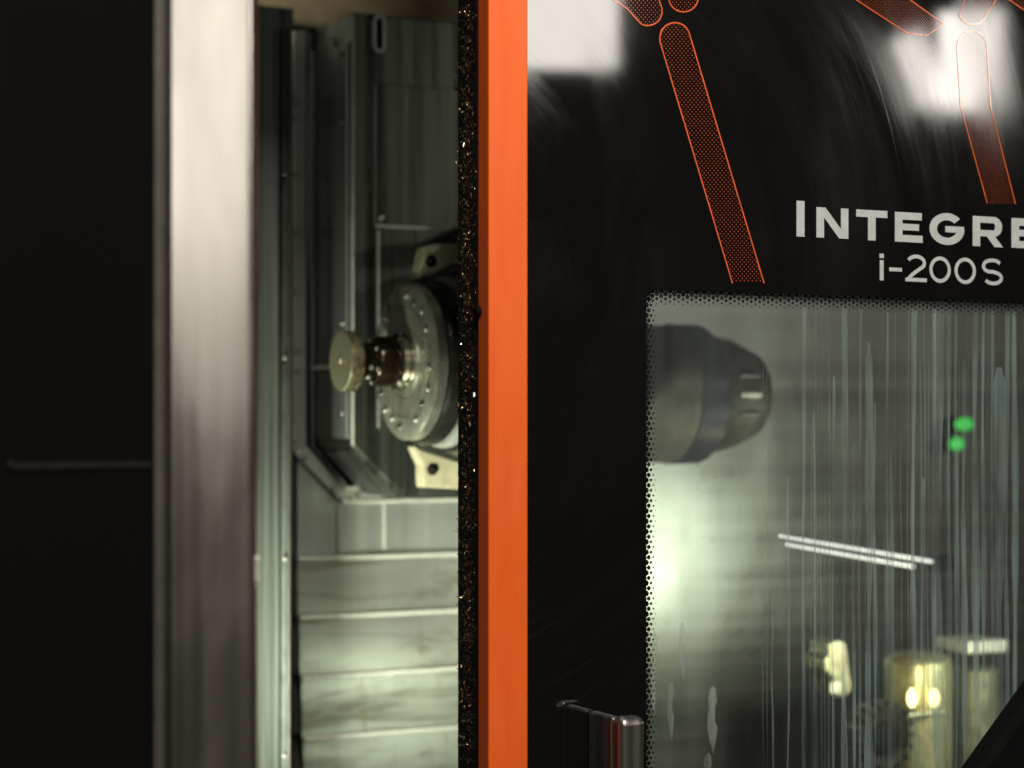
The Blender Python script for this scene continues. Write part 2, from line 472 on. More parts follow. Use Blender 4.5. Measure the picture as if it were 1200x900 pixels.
# ================================================================== COLUMN FRAME
fr_ = thing('column_frame', 'bolted grey steel frame strip with chamfered corner round the column', 'frame', at(350, 590, YB))
y0, y1 = YB - 0.006, YB + 0.010
def poly(pts, Y): return [xz(a, b, Y) for a, b in pts]
MB().prism(poly([(342.5, 36), (357.5, 36), (357.5, 521), (342.5, 529)], YB), y0, y1).build('frame_strip', M['frame'], fr_, 0.0015)
MB().prism(poly([(343, 530.5), (358, 522.5), (404, 573.5), (397.5, 586)], YB), y0, y1).build('frame_strip', M['frame'], fr_, 0.0015)
zA, zB_ = Zat(400, 574, YB), Zat(400, 586, YB)
MB().box((Xat(399, YB), y0 - 0.002, zB_), (Xat(690, YB), y1, zA)).build('frame_strip', M['frame'], fr_, 0.0015)
MB().box((Xat(402, YB), y0 - 0.012, zA + 0.0005), (Xat(690, YB), y1, zA + 0.006)).build('top_lip', M['lip'], fr_, 0.001)
MB().box((Xat(399, YB), y0 - 0.010, zB_ - 0.006), (Xat(690, YB), y1, zB_ - 0.0005)).build('lower_lip', M['lip'], fr_, 0.001)
for px, py in ((347.5, 120), (347.5, 140), (347.5, 205), (348, 273), (348, 343), (348, 411), (348, 435), (348, 515), (357, 535.5), (392, 573)):
    screw(fr_, at(px, py, y0), 'Y', 0.0058, 0.005)
for px in (413, 477, 541):
    screw(fr_, Vector((Xat(px, YB), y0 - 0.010, (zA + zB_) / 2 - 0.005)), 'Y', 0.0062, 0.005)
# black wiper gasket inside the frame
MB().prism(poly([(358.5, 36), (366, 36), (366, 520), (410, 573), (402, 573), (358.5, 522.5)], YB), y0 - 0.004, y1).build('gasket', M['rubber_wet'], fr_, 0.002)
MB().prism(poly([(362.5, 60), (364.2, 60), (364.2, 521), (404, 569), (402, 569), (362.5, 522)], YB), y0 - 0.008, y0 - 0.0042).build('gasket_bead', M['steel'], fr_, 0.001)

# ================================================================== COLUMN
XC = Xat(367, YB); YF = Yat(413, XC)
ztop = Zat(413, 14, YF); zch = Zat(413, 522, YF); zbot = Zat(470, 584, YF)
xch = XC + (zch - zbot) * 1.05
xr = Xat(742, YF)
clm = thing('machine_column', 'tall grey steel column cover with chamfered foot behind the spindle', 'column', (XC, YF, zbot))
MB().prism([(XC, ztop), (XC, zch), (xch, zbot), (xr, zbot), (xr, ztop)], YF, YB + 0.03).build('column_body', M['steel_front'], clm, 0.003)
# bright rolled corner
MB().tube([(XC + 0.0005, YF - 0.0005, ztop - 0.004), (XC + 0.0005, YF - 0.0005, zch)], 0.0022, 8).build('corner_bead', M['lip'], clm)
# side cover sheets on the left face
ym = Yat(393, XC)
MB().box((XC - 0.004, Yat(371, XC), zch + 0.012), (XC - 0.0005, ym, ztop - 0.03)).build('side_sheet', M['steel_dark'], clm, 0.001)
MB().box((XC - 0.006, ym - 0.0015, zch + 0.012), (XC - 0.0008, YF + 0.012, ztop - 0.05)).build('side_sheet', M['steel'], clm, 0.001)
for py in (60, 140, 378, 484):
    p = at(404, py, YF); screw(clm, (XC - 0.006, Yat(405, XC), p.z), 'X', 0.005, 0.004)
zz = Zat(380, 432, YB)
MB().box((XC - 0.009, YF + 0.05, zz - 0.003), (XC - 0.0045, YB - 0.01, zz + 0.003)).build('joint_strip', M['lip'], clm, 0.001)
# sloped wiper sheet on the chamfer
d = Vector((xch - XC, 0, zbot - zch)); dn = d.normalized(); nn = Vector((-abs(dn.z), 0, -abs(dn.x)))
for f0, f1, ya, yb, mt in ((0.10, 0.95, YF + 0.085, YB - 0.03, 'steel_dark'), (0.06, 0.97, YF + 0.004, YF + 0.078, 'steel_front')):
    a = Vector((XC, 0, zch)) + d * f0; b = Vector((XC, 0, zch)) + d * f1
    vs = []
    for off in (0.0006, 0.0046):
        for p in (a, b):
            for y in (ya, yb): q = p + nn * off; vs.append((q.x, y, q.z))
    MB().add(vs, [(0, 1, 3, 2), (4, 6, 7, 5), (0, 4, 5, 1), (2, 3, 7, 6), (0, 2, 6, 4), (1, 5, 7, 3)]).build('wiper_sheet', M[mt], clm, 0.0008)
# access panel
xa, xb2 = Xat(438, YF), Xat(640, YF)
za, zb2 = Zat(440, 98, YF), Zat(445, 264, YF)
ap = MB().box((xa, YF - 0.004, zb2), (xb2, YF - 0.0004, za)).build('access_panel', M['steel_front'], clm, 0.0012)
MB().box((xa + 0.002, YF - 0.0065, zb2 - 0.004), (xb2, YF - 0.0042, zb2 + 0.001)).build('panel_lip', M['frame'], ap, 0.0008)
for px, py in ((447, 107), (447, 255), (540, 104), (540, 257)):
    screw(ap, at(px, py, YF - 0.004), 'Y', 0.005, 0.004, 'screw_dark' if py < 200 else 'screw')
MB().box((Xat(442, YF), YF - 0.0035, zch + 0.03), (Xat(444, YF), YF - 0.0004, zb2 - 0.008)).build('seam_strip', M['frame'], clm, 0.0006)
# lifting slot: oblong ring
def oblong(cx, cz, hw, hh, k=8):
    o = []
    for i in range(k + 1): a = PI * i / k; o.append((cx + hw * math.cos(a), cz + hh + hw * math.sin(a)))
    for i in range(k + 1): a = PI + PI * i / k; o.append((cx + hw * math.cos(a), cz - hh + hw * math.sin(a)))
    return o
c = at(443, 40, YF); mb = MB()
L, R, q = ribbon(oblong(c.x, c.z, 0.009, 0.021), 0.006, True); m = len(L)
add_ribbon(mb, oblong(c.x, c.z, 0.009, 0.021), 0.006, YF - 0.008, 0.0076, True)
mb.build('lifting_slot', M['frame'], clm, 0.001)
MB().prism(oblong(c.x, c.z, 0.0055, 0.020), YF - 0.0015, YF - 0.0004).build('slot_recess', M['gap'], clm)

# ================================================================== LOWER WALL AND WAY COVER
YW = YB + 0.004
zw = Zat(400, 652, YW)
lw = MB().prism([(Xat(349.5, YW), zw - 0.01), (Xat(349.5, YW), Zat(349.5, 536, YW)), (Xat(398, YW), zB_ - 0.004), (Xat(742, YW), zB_ - 0.004), (Xat(742, YW), zw - 0.01)], YW + 0.002, YW + 0.012).build('wall_panel', M['steel'])
struct(lw, 'pale steel apron panel below the column frame')
for px in (397, 450.5):
    o = MB().box((Xat(px, YW) - 0.0018, YW - 0.0012, zw), (Xat(px, YW) + 0.0018, YW + 0.0018, zB_ - 0.008)).build('seam', M['frame'], lw, 0.0006)
uw = MB().box((Xat(746, YW), YW + 0.016, 0.46), (Xat(1290, YW), YW + 0.03, Zat(900, 250, YW))).build('wall_panel', M['brushed'])
struct(uw, 'brushed steel wall sheet behind the chuck')
wc = thing('way_cover', 'stepped telescopic steel way cover below the apron panel', 'way cover', at(440, 900, YW))
n_ = N('way_steel')
v = n_.coords((30, 30, 2)); f = n_.noise(v, 1.0, 5, 0.6)
g = n_.noise(n_.coords((3.5, 3.5, 20)), 1.0, 5, 0.65, 0.8)
b_ = n_.ramp(f, [(0.3, (0.38, 0.39, 0.34)), (0.7, (0.44, 0.45, 0.39))])
b_ = n_.mixc(n_.math('MULTIPLY', n_.ramp(g, [(0.45, 0), (0.62, 1)]), 0.8), b_, (0.13, 0.125, 0.085))
dr_ = n_.noise(n_.coords((70, 70, 5)), 1.0, 4, 0.6, 0.3)
b_ = n_.mixc(n_.math('MULTIPLY', n_.ramp(dr_, [(0.58, 0), (0.72, 1)]), 0.6), b_, (0.22, 0.19, 0.10))
pl_ = n_.noise(n_.coords((6, 6, 4)), 1.0, 3, 0.5)
b_ = n_.mixc(n_.math('MULTIPLY', n_.ramp(pl_, [(0.45, 0), (0.7, 1)]), 0.25), b_, (0.48, 0.46, 0.32))
n_.l(b_, BC(n_)); n_.setp(Metallic=0.85); n_.l(n_.maprange(g, 0.3, 0.7, 0.27, 0.42), n_.p.inputs['Roughness'])
M['way'] = n_.m
rows = [655, 723, 792, 862, 934]
for i in range(4):
    yo = YW - 0.010 * (i + 1)
    z0_, z1_ = Zat(345, rows[i], YW), Zat(345, rows[i + 1], YW)
    xa_, xb_ = Xat(346, YW), Xat(742, YW)
    # slightly bellied sheet so that each slat catches the light unevenly
    mb = MB(); K = 8; vs = []; fs = []
    for j in range(K + 1):
        u = j / K; z = z0_ + (z1_ - z0_) * u; y = yo - 0.0010 * math.sin(PI * u) - 0.003 * u
        vs += [(xa_, y, z), (xb_, y, z)]
    vs += [(xa_, YW + 0.02, z0_), (xb_, YW + 0.02, z0_), (xa_, YW + 0.02, z1_), (xb_, YW + 0.02, z1_)]
    fs = [(2 * j, 2 * j + 1, 2 * j + 3, 2 * j + 2) for j in range(K)]
    e = 2 * K + 2
    fs += [(0, e, e + 1, 1), (2 * K, 2 * K + 1, e + 3, e + 2), (e, e + 2, e + 3, e + 1)]
    mb.add(vs, fs, True)
    sl = mb.build('slat', M['way'], wc)
    MB().box((xa_ - 0.001, yo - 0.009, z0_ - 0.0035), (xb_, yo + 0.004, z0_ + 0.0035)).build('wiper_lip', M['lip'], sl, 0.0025, 3)

# ================================================================== UPPER COVER
YU = 3.62
uc = thing('upper_cover', 'beige painted roof cover with black scalloped brush hem at the top', 'cover', at(360, 20, YU))
xu0, xu1 = Xat(230, YU), Xat(720, YU)
zu = Zat(300, 27, YU); zu2 = Zat(412, 33, YU)
MB().box((xu0, YU, zu2 - 0.004), (xu1, YU + 0.02, zu + 0.5)).build('cover_sheet', M['beige'], uc, 0.003)
MB().box((xu0, YU - 0.010, zu2 - 0.006), (xu1, YU - 0.001, zu2 + 0.004)).build('hem', M['cream'], uc, 0.003)
pts = [(xu0, zu2 - 0.007)]
x = xu0
low = []
while x < xu1 - 0.012:
    for kx, kz in ((0.0, 0.010), (0.004, 0.0145), (0.009, 0.0125), (0.013, 0.0155)):
        low.append((x + kx, zu2 - kz - random.uniform(0.001, 0.004)))
    x += 0.017
pts = [(xu0, zu2 - 0.007)] + low + [(xu1, zu2 - 0.007)]
MB().prism(pts, YU - 0.008, YU - 0.003).build('brush', M['rubber'], uc)
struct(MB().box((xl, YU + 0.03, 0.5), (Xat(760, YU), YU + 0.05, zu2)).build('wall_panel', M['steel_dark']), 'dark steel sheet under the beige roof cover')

# ================================================================== SPINDLE HEAD
YS = 2.92
cS = at(473, 424, YS); sc = (cS - Vector((0, 0, EYE))).dot(Vector((SN, CS, 0))) / F   # metres per photo pixel there
RF = 92 * sc
XF = cS.x
axis = Vector((XF, YS, cS.z))
sh = thing('spindle_head', 'steel spindle head with round bolted flange facing left', 'spindle head', (XF + 0.2, YS, cS.z - RF))
fl = MB().lathe([(0.0, 0.001), (0.0, RF * 0.44), (0.0015, RF * 0.445), (0.0015, RF * 0.465), (0.0, RF * 0.47), (0.0, RF * 0.69), (0.002, RF * 0.695), (0.002, RF * 0.705), (0.0, RF * 0.71), (0.0, RF * 0.955), (0.004, RF), (0.020, RF), (0.022, RF * 0.985)], axis, 'X', 96).build('flange', M['flange'], sh)
MB().lathe([(0.0225, RF * 0.97), (0.0225, RF * 1.03), (0.030, RF * 1.06), (0.050, RF * 1.06), (0.056, RF * 1.0)], axis, 'X', 96).build('flange_band', M['housing'], sh)
MB().lathe([(0.0565, RF * 0.9), (0.058, RF * 1.08), (0.064, RF * 1.10), (0.075, RF * 1.10)], axis, 'X', 96).build('cover_ring', M['frame'], sh)
hb = MB().lathe([(0.0755, RF * 0.9), (0.078, RF * 1.15), (0.10, RF * 1.22), (0.30, RF * 1.26), (0.36, RF * 1.0)], axis, 'X', 64).build('housing', M['housing'], sh)
MB().box((XF + 0.10, YS, cS.z - RF * 0.95), (XF + 0.34, YF - 0.003, cS.z + RF * 0.95)).build('mounting_block', M['housing'], sh, 0.01)
# ring of socket screws on the flange, in pairs
for i in range(20):
    a = 2 * PI * i / 20 + 0.12
    if i % 5 == 4: continue
    r = RF * (0.84 if i % 2 else 0.80)
    screw(fl, (XF - 0.0003, YS + r * math.cos(a), cS.z + r * math.sin(a)), 'X', 0.0052, 0.005, 'screw' if i % 3 else 'screw_dark')
# nose rings
no = MB().lathe([(-0.0005, RF * 0.36), (-0.004, RF * 0.36), (-0.006, RF * 0.34), (-0.010, RF * 0.34), (-0.012, RF * 0.36), (-0.016, RF * 0.36), (-0.020, RF * 0.32)], axis, 'X', 64).build('nose_ring', M['chrome'], sh)
MB().lathe([(-0.0205, RF * 0.31), (-0.024, RF * 0.33), (-0.050, RF * 0.32), (-0.056, RF * 0.29)], axis, 'X', 64).build('nose_collar', M['dark_shank'], sh)
for i in range(6):
    a = 2 * PI * i / 6 + 0.4
    screw(no, (XF - 0.0565, YS + RF * 0.26 * math.cos(a), cS.z + RF * 0.26 * math.sin(a)), 'X', 0.0035, 0.003)
# cream casting lugs above and below
def lug(pts, hole, hr, Y, th=0.03, name='lug'):
    o = MB().prism(poly(pts, Y), Y, Y + th).build(name, M['cream'], sh, 0.003)
    h = at(*hole, Y)
    MB().lathe([(-0.0005, hr * 0.86), (-0.0015, hr), (-0.0018, hr * 0.9)], h, 'Y', 24).build('bore', M['gap'], o)
    MB().lathe([(-0.0019, hr * 0.45), (-0.004, hr * 0.45), (-0.005, hr * 0.3)], h, 'Y', 12).build('bolt', M['housing'], o)
lug([(489, 327), (497, 289), (511, 285), (600, 287), (600, 300), (540, 304)], (505, 306), 0.010, 2.90)
lug([(485, 523), (503, 530), (600, 560), (600, 576), (496, 571), (495, 545)], (506.5, 550), 0.010, 2.98)
MB().prism(poly([(478, 295), (500, 284), (548, 264), (600, 262), (600, 284), (510, 284), (496, 288)], 3.0), 2.985, 3.06).build('hood', M['housing'], sh, 0.002)
MB().prism(poly([(497, 330), (545, 306), (600, 302), (600, 340), (510, 360)], 3.03), 3.032, 3.08).build('shroud', M['housing'], sh, 0.002)

# ================================================================== TOOL IN THE SPINDLE
th_ = thing('tool_holder', 'dark oiled tool shank ending in a round brass rimmed disc', 'tool holder', (XF - 0.1, YS, cS.z))
# where the disc face sits along the axis
d = ray(399, 425); tY = YS / d.y; XT = tY * d.x
RD = 35.5 * (tY / F)
MB().lathe([(0.0, 0.0005), (0.0, RD * 0.97), (0.0015, RD)], (XT, YS, cS.z), 'X', 64).build('disc_face', M['turned'], th_)
MB().lathe([(0.0016, RD), (0.003, RD * 1.005), (0.021, RD * 1.005), (0.0235, RD * 0.95)], (XT, YS, cS.z), 'X', 64).build('disc_rim', M['brass_rim'], th_)
MB().lathe([(-0.004, RD * 0.03), (-0.003, RD * 0.09), (-0.0004, RD * 0.11)], (XT, YS, cS.z), 'X', 24).build('centre_boss', M['turned'], th_)
span = (XF - 0.057) - (XT + 0.024)
MB().lathe([(0.024, RD * 0.50), (0.026, RD * 0.56), (0.024 + span * 0.35, RD * 0.56), (0.024 + span * 0.37, RD * 0.52), (0.024 + span * 0.45, RD * 0.52), (0.024 + span * 0.47, RD * 0.60), (0.024 + span * 0.98, RD * 0.62)], (XT, YS, cS.z), 'X', 48).build('shank', M['dark_shank'], th_)
for a in (3.5, 4.2):
    screw(th_, (XT + 0.024 + span * 0.7, YS + RD * 0.61 * math.cos(a), cS.z + RD * 0.61 * math.sin(a)), 'X', 0.004, 0.006)

# ================================================================== CHUCK BEHIND THE WINDOW
YK = 3.00
ck = thing('chuck', 'large grey chuck with dark band and tapered nose behind the window', 'chuck', at(800, 545, YK))
pk = at(790, 462, YK); sk = (pk - Vector((0, 0, EYE))).dot(Vector((SN, CS, 0))) / F; RK = 82 * sk
a0 = Vector((pk.x, YK, pk.z))
def xoff(px, R):          # along-axis offset whose near rim meets photo column px
    return Xat(px, YK - R) - pk.x
b0, b1 = xoff(826, RK), xoff(856, RK)
MB().lathe([(b0 - 0.16, RK * 0.25), (b0 - 0.16, RK * 0.93), (b0 - 0.15, RK * 0.98), (b0 - 0.001, RK * 0.98)], a0, 'X', 72).build('chuck_body', M['chuck'], ck)
MB().lathe([(b0, RK * 0.9), (b0, RK * 1.0), (b1, RK * 1.0), (b1, RK * 0.9)], a0, 'X', 72).build('band', M['band'], ck)
b2 = xoff(905, RK * 0.62)
tp = MB().lathe([(b1 + 0.0005, RK * 0.93), (b1 + 0.004, RK * 0.90), (b1 + (b2 - b1) * 0.55, RK * 0.80), (b2, RK * 0.62), (b2 + 0.008, RK * 0.5)], a0, 'X', 64).build('taper', M['chuck'], ck)
for z, r_b, mt_b in ((0.26, 0.004, 'steel_dark'), (0.0, 0.008, 'frame'), (-0.28, 0.004, 'steel_dark')):  # middle bolt paler, outer ones darker: highlight strength put into the metal
    MB().lathe([(0, r_b), (0.040, r_b), (0.043, r_b * 0.7)], (pk.x + b1 + (b2 - b1) * 0.30, YK - RK * 0.80, pk.z + RK * z), 'X', 16).build('clamp_bolt', M[mt_b], ck)
for i in range(3):
    a = PI + 0.55 + i * 2 * PI / 3
    MB().box((pk.x + b0 - 0.185, YK + RK * 0.4 * math.cos(a) - 0.02, pk.z + RK * 0.4 * math.sin(a) - 0.02), (pk.x + b0 - 0.158, YK + RK * 0.4 * math.cos(a) + 0.02, pk.z + RK * 0.4 * math.sin(a) + 0.02)).build('jaw', M['steel_dark'], ck, 0.003)

# ================================================================== TOOL TURRET BEHIND THE WINDOW
YT = 2.95
tt = thing('tool_turret', 'lit tool turret with toothed ring and blocks low behind the window', 'tool turret', at(1060, 930, YT))
def V(px, py, Y): return at(px, py, Y)
def upright(name, px0, px1, py0, py1, Y, mat, bev=0.004, depth=None):
    a = at(px0, py0, Y); b = at(px1, py1, Y); c_ = (a + b) / 2; r = (b.x - a.x) / 2 * 0.92
    return MB().lathe([(b.z - c_.z, r * 0.9), (b.z - c_.z + 0.004, r), (a.z - c_.z - 0.006, r), (a.z - c_.z, r * 0.85)], c_, 'Z', 40).build(name, M[mat], tt)
a = at(1042, 764, YT); b = at(1110, 960, YT); c_ = (a + b) / 2; r = (b.x - a.x) / 2 * 0.92; h_ = a.z - c_.z
MB().lathe([(b.z - c_.z, r)] + [(h_ - r * 0.4 + r * 0.4 * math.sin(PI / 2 * i / 10), r * math.cos(PI / 2 * i / 10) + 0.0005) for i in range(11)], c_, 'Z', 40).build('holder', M['gold'], tt)
upright('holder', 1122, 1166, 783, 960, YT + 0.03, 'turret')
o = MB().prism(poly([(962, 753), (974, 748), (985, 752), (992, 806), (986, 815), (970, 817), (967, 792), (958, 786), (957, 772), (964, 764)], YT), YT - 0.02, YT + 0.04).build('tool_block', M['turret'], tt, 0.006, 3)
a = at(970, 800, YT - 0.02); b = at(984, 812, YT - 0.02)
MB().box((a.x, YT - 0.027, b.z), (b.x, YT - 0.0205, a.z)).build('clamp_wedge', M['lip'], o, 0.002)
a = at(1115, 749, YT); b = at(1161, 761, YT)
MB().box((a.x, YT - 0.05, b.z), (b.x, YT + 0.05, a.z)).build('clamp_bar', M['lip'], tt, 0.004)
c_ = at(1030, 862, YT - 0.09); rr = 36 * (c_.length / F) * 0.98
ring = MB().lathe([(-0.015, rr * 0.55), (-0.020, rr * 0.94), (-0.012, rr), (0.03, rr)], c_, 'Y', 48).build('toothed_ring', M['housing'], tt)
for i in range(18):
    a = 2 * PI * i / 18
    MB().box((-0.004, -0.022, 0), (0.004, 0.012, 0.010)).build('tooth', M['screw_dark'], None)
    t_ = bpy.context.scene.collection.objects[-1]
    t_.location = (c_.x + rr * 0.97 * math.cos(a), c_.y, c_.z + rr * 0.97 * math.sin(a)); t_.rotation_euler = (0, PI / 2 - a, 0)
    attach(t_, ring)
MB().lathe([(-0.03, rr * 0.30), (-0.026, rr * 0.5), (-0.0205, rr * 0.52)], c_, 'Y', 32).build('hub', M['gap'], ring)
a = at(985, 830, YT + 0.10); b = at(1230, 980, YT + 0.10)
MB().box((a.x, YT + 0.09, b.z), (b.x, YT + 0.28, a.z)).build('turret_body', M['matte'], tt, 0.03, 5)
# black guard at the right
ar2 = MB().prism(poly([(1204, 826), (1300, 690), (1300, 985), (1090, 985)], 1.93), 1.93, 1.97).build('cable_guard', M['gap'], None, 0.008)
tag(ar2, 'black diagonal guard plate in front of the window\'s lower right corner', 'guard')
# glowing beads added for the yellow hot spots at the turret
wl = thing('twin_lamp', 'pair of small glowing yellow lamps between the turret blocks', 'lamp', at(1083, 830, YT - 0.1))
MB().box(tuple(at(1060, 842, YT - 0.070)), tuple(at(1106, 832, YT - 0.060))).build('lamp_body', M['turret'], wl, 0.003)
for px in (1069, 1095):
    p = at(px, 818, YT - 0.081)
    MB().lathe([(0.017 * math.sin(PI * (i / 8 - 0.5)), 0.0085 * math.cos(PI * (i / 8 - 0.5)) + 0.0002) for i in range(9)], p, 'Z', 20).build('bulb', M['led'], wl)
l = bpy.data.lights.new('lamp_glow', 'POINT'); l.energy = 1.6; l.color = (1.0, 0.90, 0.50); l.shadow_soft_size = 0.03  # point light added to tint the turret parts yellow
lo = bpy.data.objects.new('lamp_glow', l); COL.objects.link(lo); lo.location = at(1083, 790, YT - 0.22)
# glowing tubes added for a white streak reflected in the window
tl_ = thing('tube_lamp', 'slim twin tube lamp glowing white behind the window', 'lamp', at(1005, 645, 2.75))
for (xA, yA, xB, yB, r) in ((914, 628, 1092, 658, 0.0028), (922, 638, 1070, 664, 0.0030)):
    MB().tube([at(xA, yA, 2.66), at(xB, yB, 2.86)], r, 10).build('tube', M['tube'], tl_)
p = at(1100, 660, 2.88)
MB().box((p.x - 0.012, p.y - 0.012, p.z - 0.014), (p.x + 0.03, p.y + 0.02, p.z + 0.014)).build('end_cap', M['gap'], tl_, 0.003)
# glowing green discs added for reflected signal lights
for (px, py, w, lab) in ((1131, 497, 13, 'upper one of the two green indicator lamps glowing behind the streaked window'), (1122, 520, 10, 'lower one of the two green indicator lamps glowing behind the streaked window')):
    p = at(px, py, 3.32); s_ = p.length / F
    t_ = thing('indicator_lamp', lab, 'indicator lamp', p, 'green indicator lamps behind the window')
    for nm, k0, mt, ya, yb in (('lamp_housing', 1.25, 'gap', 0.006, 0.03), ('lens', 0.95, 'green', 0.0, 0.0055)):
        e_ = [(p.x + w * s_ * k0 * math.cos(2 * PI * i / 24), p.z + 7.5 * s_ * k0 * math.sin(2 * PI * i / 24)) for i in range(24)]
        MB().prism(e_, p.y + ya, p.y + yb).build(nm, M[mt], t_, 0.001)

# ================================================================== SLIDING DOOR
XO0 = Xat(571, YD); XO1 = Xat(617, YD)
ZT, ZBm = Zat(617, -90, YD), Zat(617, 1000, YD)
ZT2 = 2.60
dr = thing('sliding_door', 'glossy black sliding door with orange edge, silver lettering and streaked window', 'door', (XO0, YD, ZBm))
YO = Yat(560, XO0)              # back of the orange edge
es = MB().box((XO0, YD - 0.004, ZBm), (XO1, YO, ZT2)).build('edge_strip', M['orange'], dr, 0.0022, 3)
es['label'] = 'bright orange painted door edge'
YS1 = Yat(536.5, XO0 + 0.003)
MB().box((XO0 + 0.003, YO + 0.0005, ZBm), (XO0 + 0.05, YO + 0.007, ZT2)).build('edge_seal', M['gap'], dr, 0.001)
MB().box((XO0 + 0.002, YO + 0.0075, ZBm), (XO0 + 0.05, YS1, ZT2)).build('edge_seal', M['rubber'], dr, 0.003)
p = at(562.5, 365, YO - 0.006)
MB().lathe([(0.0, 0.0066), (-0.004, 0.0066), (-0.006, 0.004)], (XO0 - 0.0003, YO - 0.0045, p.z), 'X', 20).build('bumper', M['gap'], dr)
# black panel with window cut-out
XP0 = XO1 + 0.0006; XP1 = Xat(1330, YD)
XWn = Xat(757.5, YD); ZWn = Zat(760, 339.5, YD)
rc = 0.013
inner = [(XWn, ZBm)] + [(XWn + rc - rc * math.cos(a), ZWn - rc + rc * math.sin(a)) for a in [PI / 2 * i / 8 for i in range(9)]] + [(XP1, ZWn)]
mb = MB()
m = len(inner)
outl = [(XP0, ZBm), (XP0, ZT2), (XP1, ZT2)]
pts = [(XP0, ZBm), (XP0, ZT2), (XP1, ZT2)] + inner[::-1]
mb.prism(pts, YD, YD + 0.006)
pn = mb.build('door_panel', M['black'], dr)
gs = MB().box((XWn - 0.003, YD + 0.0064, ZBm), (XP1, YD + 0.0104, ZWn + 0.003)).build('window_pane', M['glass'], dr)
gs['label'] = 'window pane streaked with dried coolant'
# inside frame of the window so the panel has depth from behind
MB().box((XO0 + 0.05, YD + 0.0108, ZBm), (XWn - 0.006, YD + 0.045, ZT2)).build('inner_stile', M['gap'], dr)
MB().box((XWn - 0.0055, YD + 0.0108, ZWn + 0.006), (XP1, YD + 0.045, ZT2)).build('inner_rail', M['gap'], dr)
# frit dots
px_m = 1.0 / (F / (YD / ray(760, 400).y))     # metres per photo pixel at the window edge
pitch = 12.1 * px_m; cstep = 3.15 * px_m
mb = MB()
def dot(x, z, r, y=YD + 0.0058, k=8):
    vs = [(x + r * math.cos(2 * PI * i / k), y, z + r * math.sin(2 * PI * i / k)) for i in range(k)]
    mb.add(vs, [tuple(range(k))])
rads = [3.6, 3.45, 2.7, 1.9, 1.25, 0.75]
z = ZWn - 0.012; i = 0
while z > Zat(760, 930, YD):
    for c_i, r in enumerate(rads):
        dot(XWn + 0.0002 + c_i * cstep, z - (pitch / 2 if c_i % 2 else 0), r * px_m)
    z -= pitch
x = XWn + 0.012
while x < Xat(1225, YD):
    for c_i, r in enumerate(rads):
        dot(x - (pitch / 2 if c_i % 2 else 0), ZWn - 0.0002 - c_i * cstep, r * px_m * 1.05)
    x += pitch
for a in (0.2, 0.55, 0.9, 1.25):
    for c_i, r in enumerate(rads[:5]):
        if c_i == 0: continue
        aa = a + (0.17 if c_i % 2 else 0); q = rc + 0.001 - c_i * cstep
        dot(XWn + rc - q * math.cos(aa), ZWn - rc + q * math.sin(aa), r * px_m * 0.55)
o = mb.build('frit_dots', M['frit'], dr); o['kind'] = 'stuff'; o['label'] = 'printed black dot border of the window'

# coolant runs on the inside of the pane (sub-parts of the pane)
def run(px, w0, py0, py1, amt='run', wob=1.0, taper=0.0):
    K = 24; L = []; R = []; ph = random.uniform(0, 6); y = YD + 0.0112 + random.uniform(0, 0.0012)
    for i in range(K + 1):
        u = i / K; py = py0 + (py1 - py0) * u
        c = px + wob * (math.sin(ph + u * 7) * 0.8 + math.sin(ph * 2 + u * 17) * 0.3)
        ww = w0 * (0.75 + 0.25 * math.sin(ph + u * 9) + 0.12 * math.sin(ph + u * 31)) / 2
        if taper: ww *= math.sin(PI * min(1, max(0.02, u ** 0.7 * 0.97 + 0.02))) ** 0.8
        if not taper and i == 0: ww *= 0.5
        L.append(at(c - ww, py, YD)); R.append(at(c + ww, py, YD))
    vs = [(p.x, y, p.z) for p in L] + [(p.x, y, p.z) for p in R]
    m = K + 1
    MB().add(vs, [(i, i + 1, m + i + 1, m + i) for i in range(K)]).build('coolant_run', M[amt], gs)
runs = [(912, 1.2, 700), (930, 1.6, 560), (948, 2.6, 345), (961, 1.6, 480), (983, 1.5, 440), (996, 4.0, 350), (1007, 2.2, 520), (1014, 1.2, 350),
        (1025, 5.5, 400), (1032, 2.6, 470), (1047, 2.2, 346), (1051, 3.2, 520), (1077, 4.2, 348), (1088, 2.4, 560), (1101, 3.0, 348), (1107, 7.0, 346),
        (1119, 3.6, 360), (1128, 2.4, 348), (1137, 4.0, 420), (1150, 5.5, 348), (1159, 3.0, 350), (1170, 2.6, 348), (1178, 9.0, 430), (1187, 3.0, 348), (1196, 4.5, 350)]
for px, w, py in runs: run(px, w * 1.7 + 0.5, py if py > 362 else 330, 960)
for i in range(34):            # faint thin runs between the wide ones
    run(random.uniform(900, 1200) if i % 3 else random.uniform(1060, 1200), random.uniform(0.8, 2.0), random.choice((330, 330, 420, 500, 600)), 960, 'run_thin')
for px, w, a, b in ((805, 12, 730, 800), (792, 9, 800, 868), (841, 15, 806, 885), (772, 9, 740, 840), (835, 12, 884, 940)):
    run(px, w, a, b, 'drip', 1.2, 1.0)

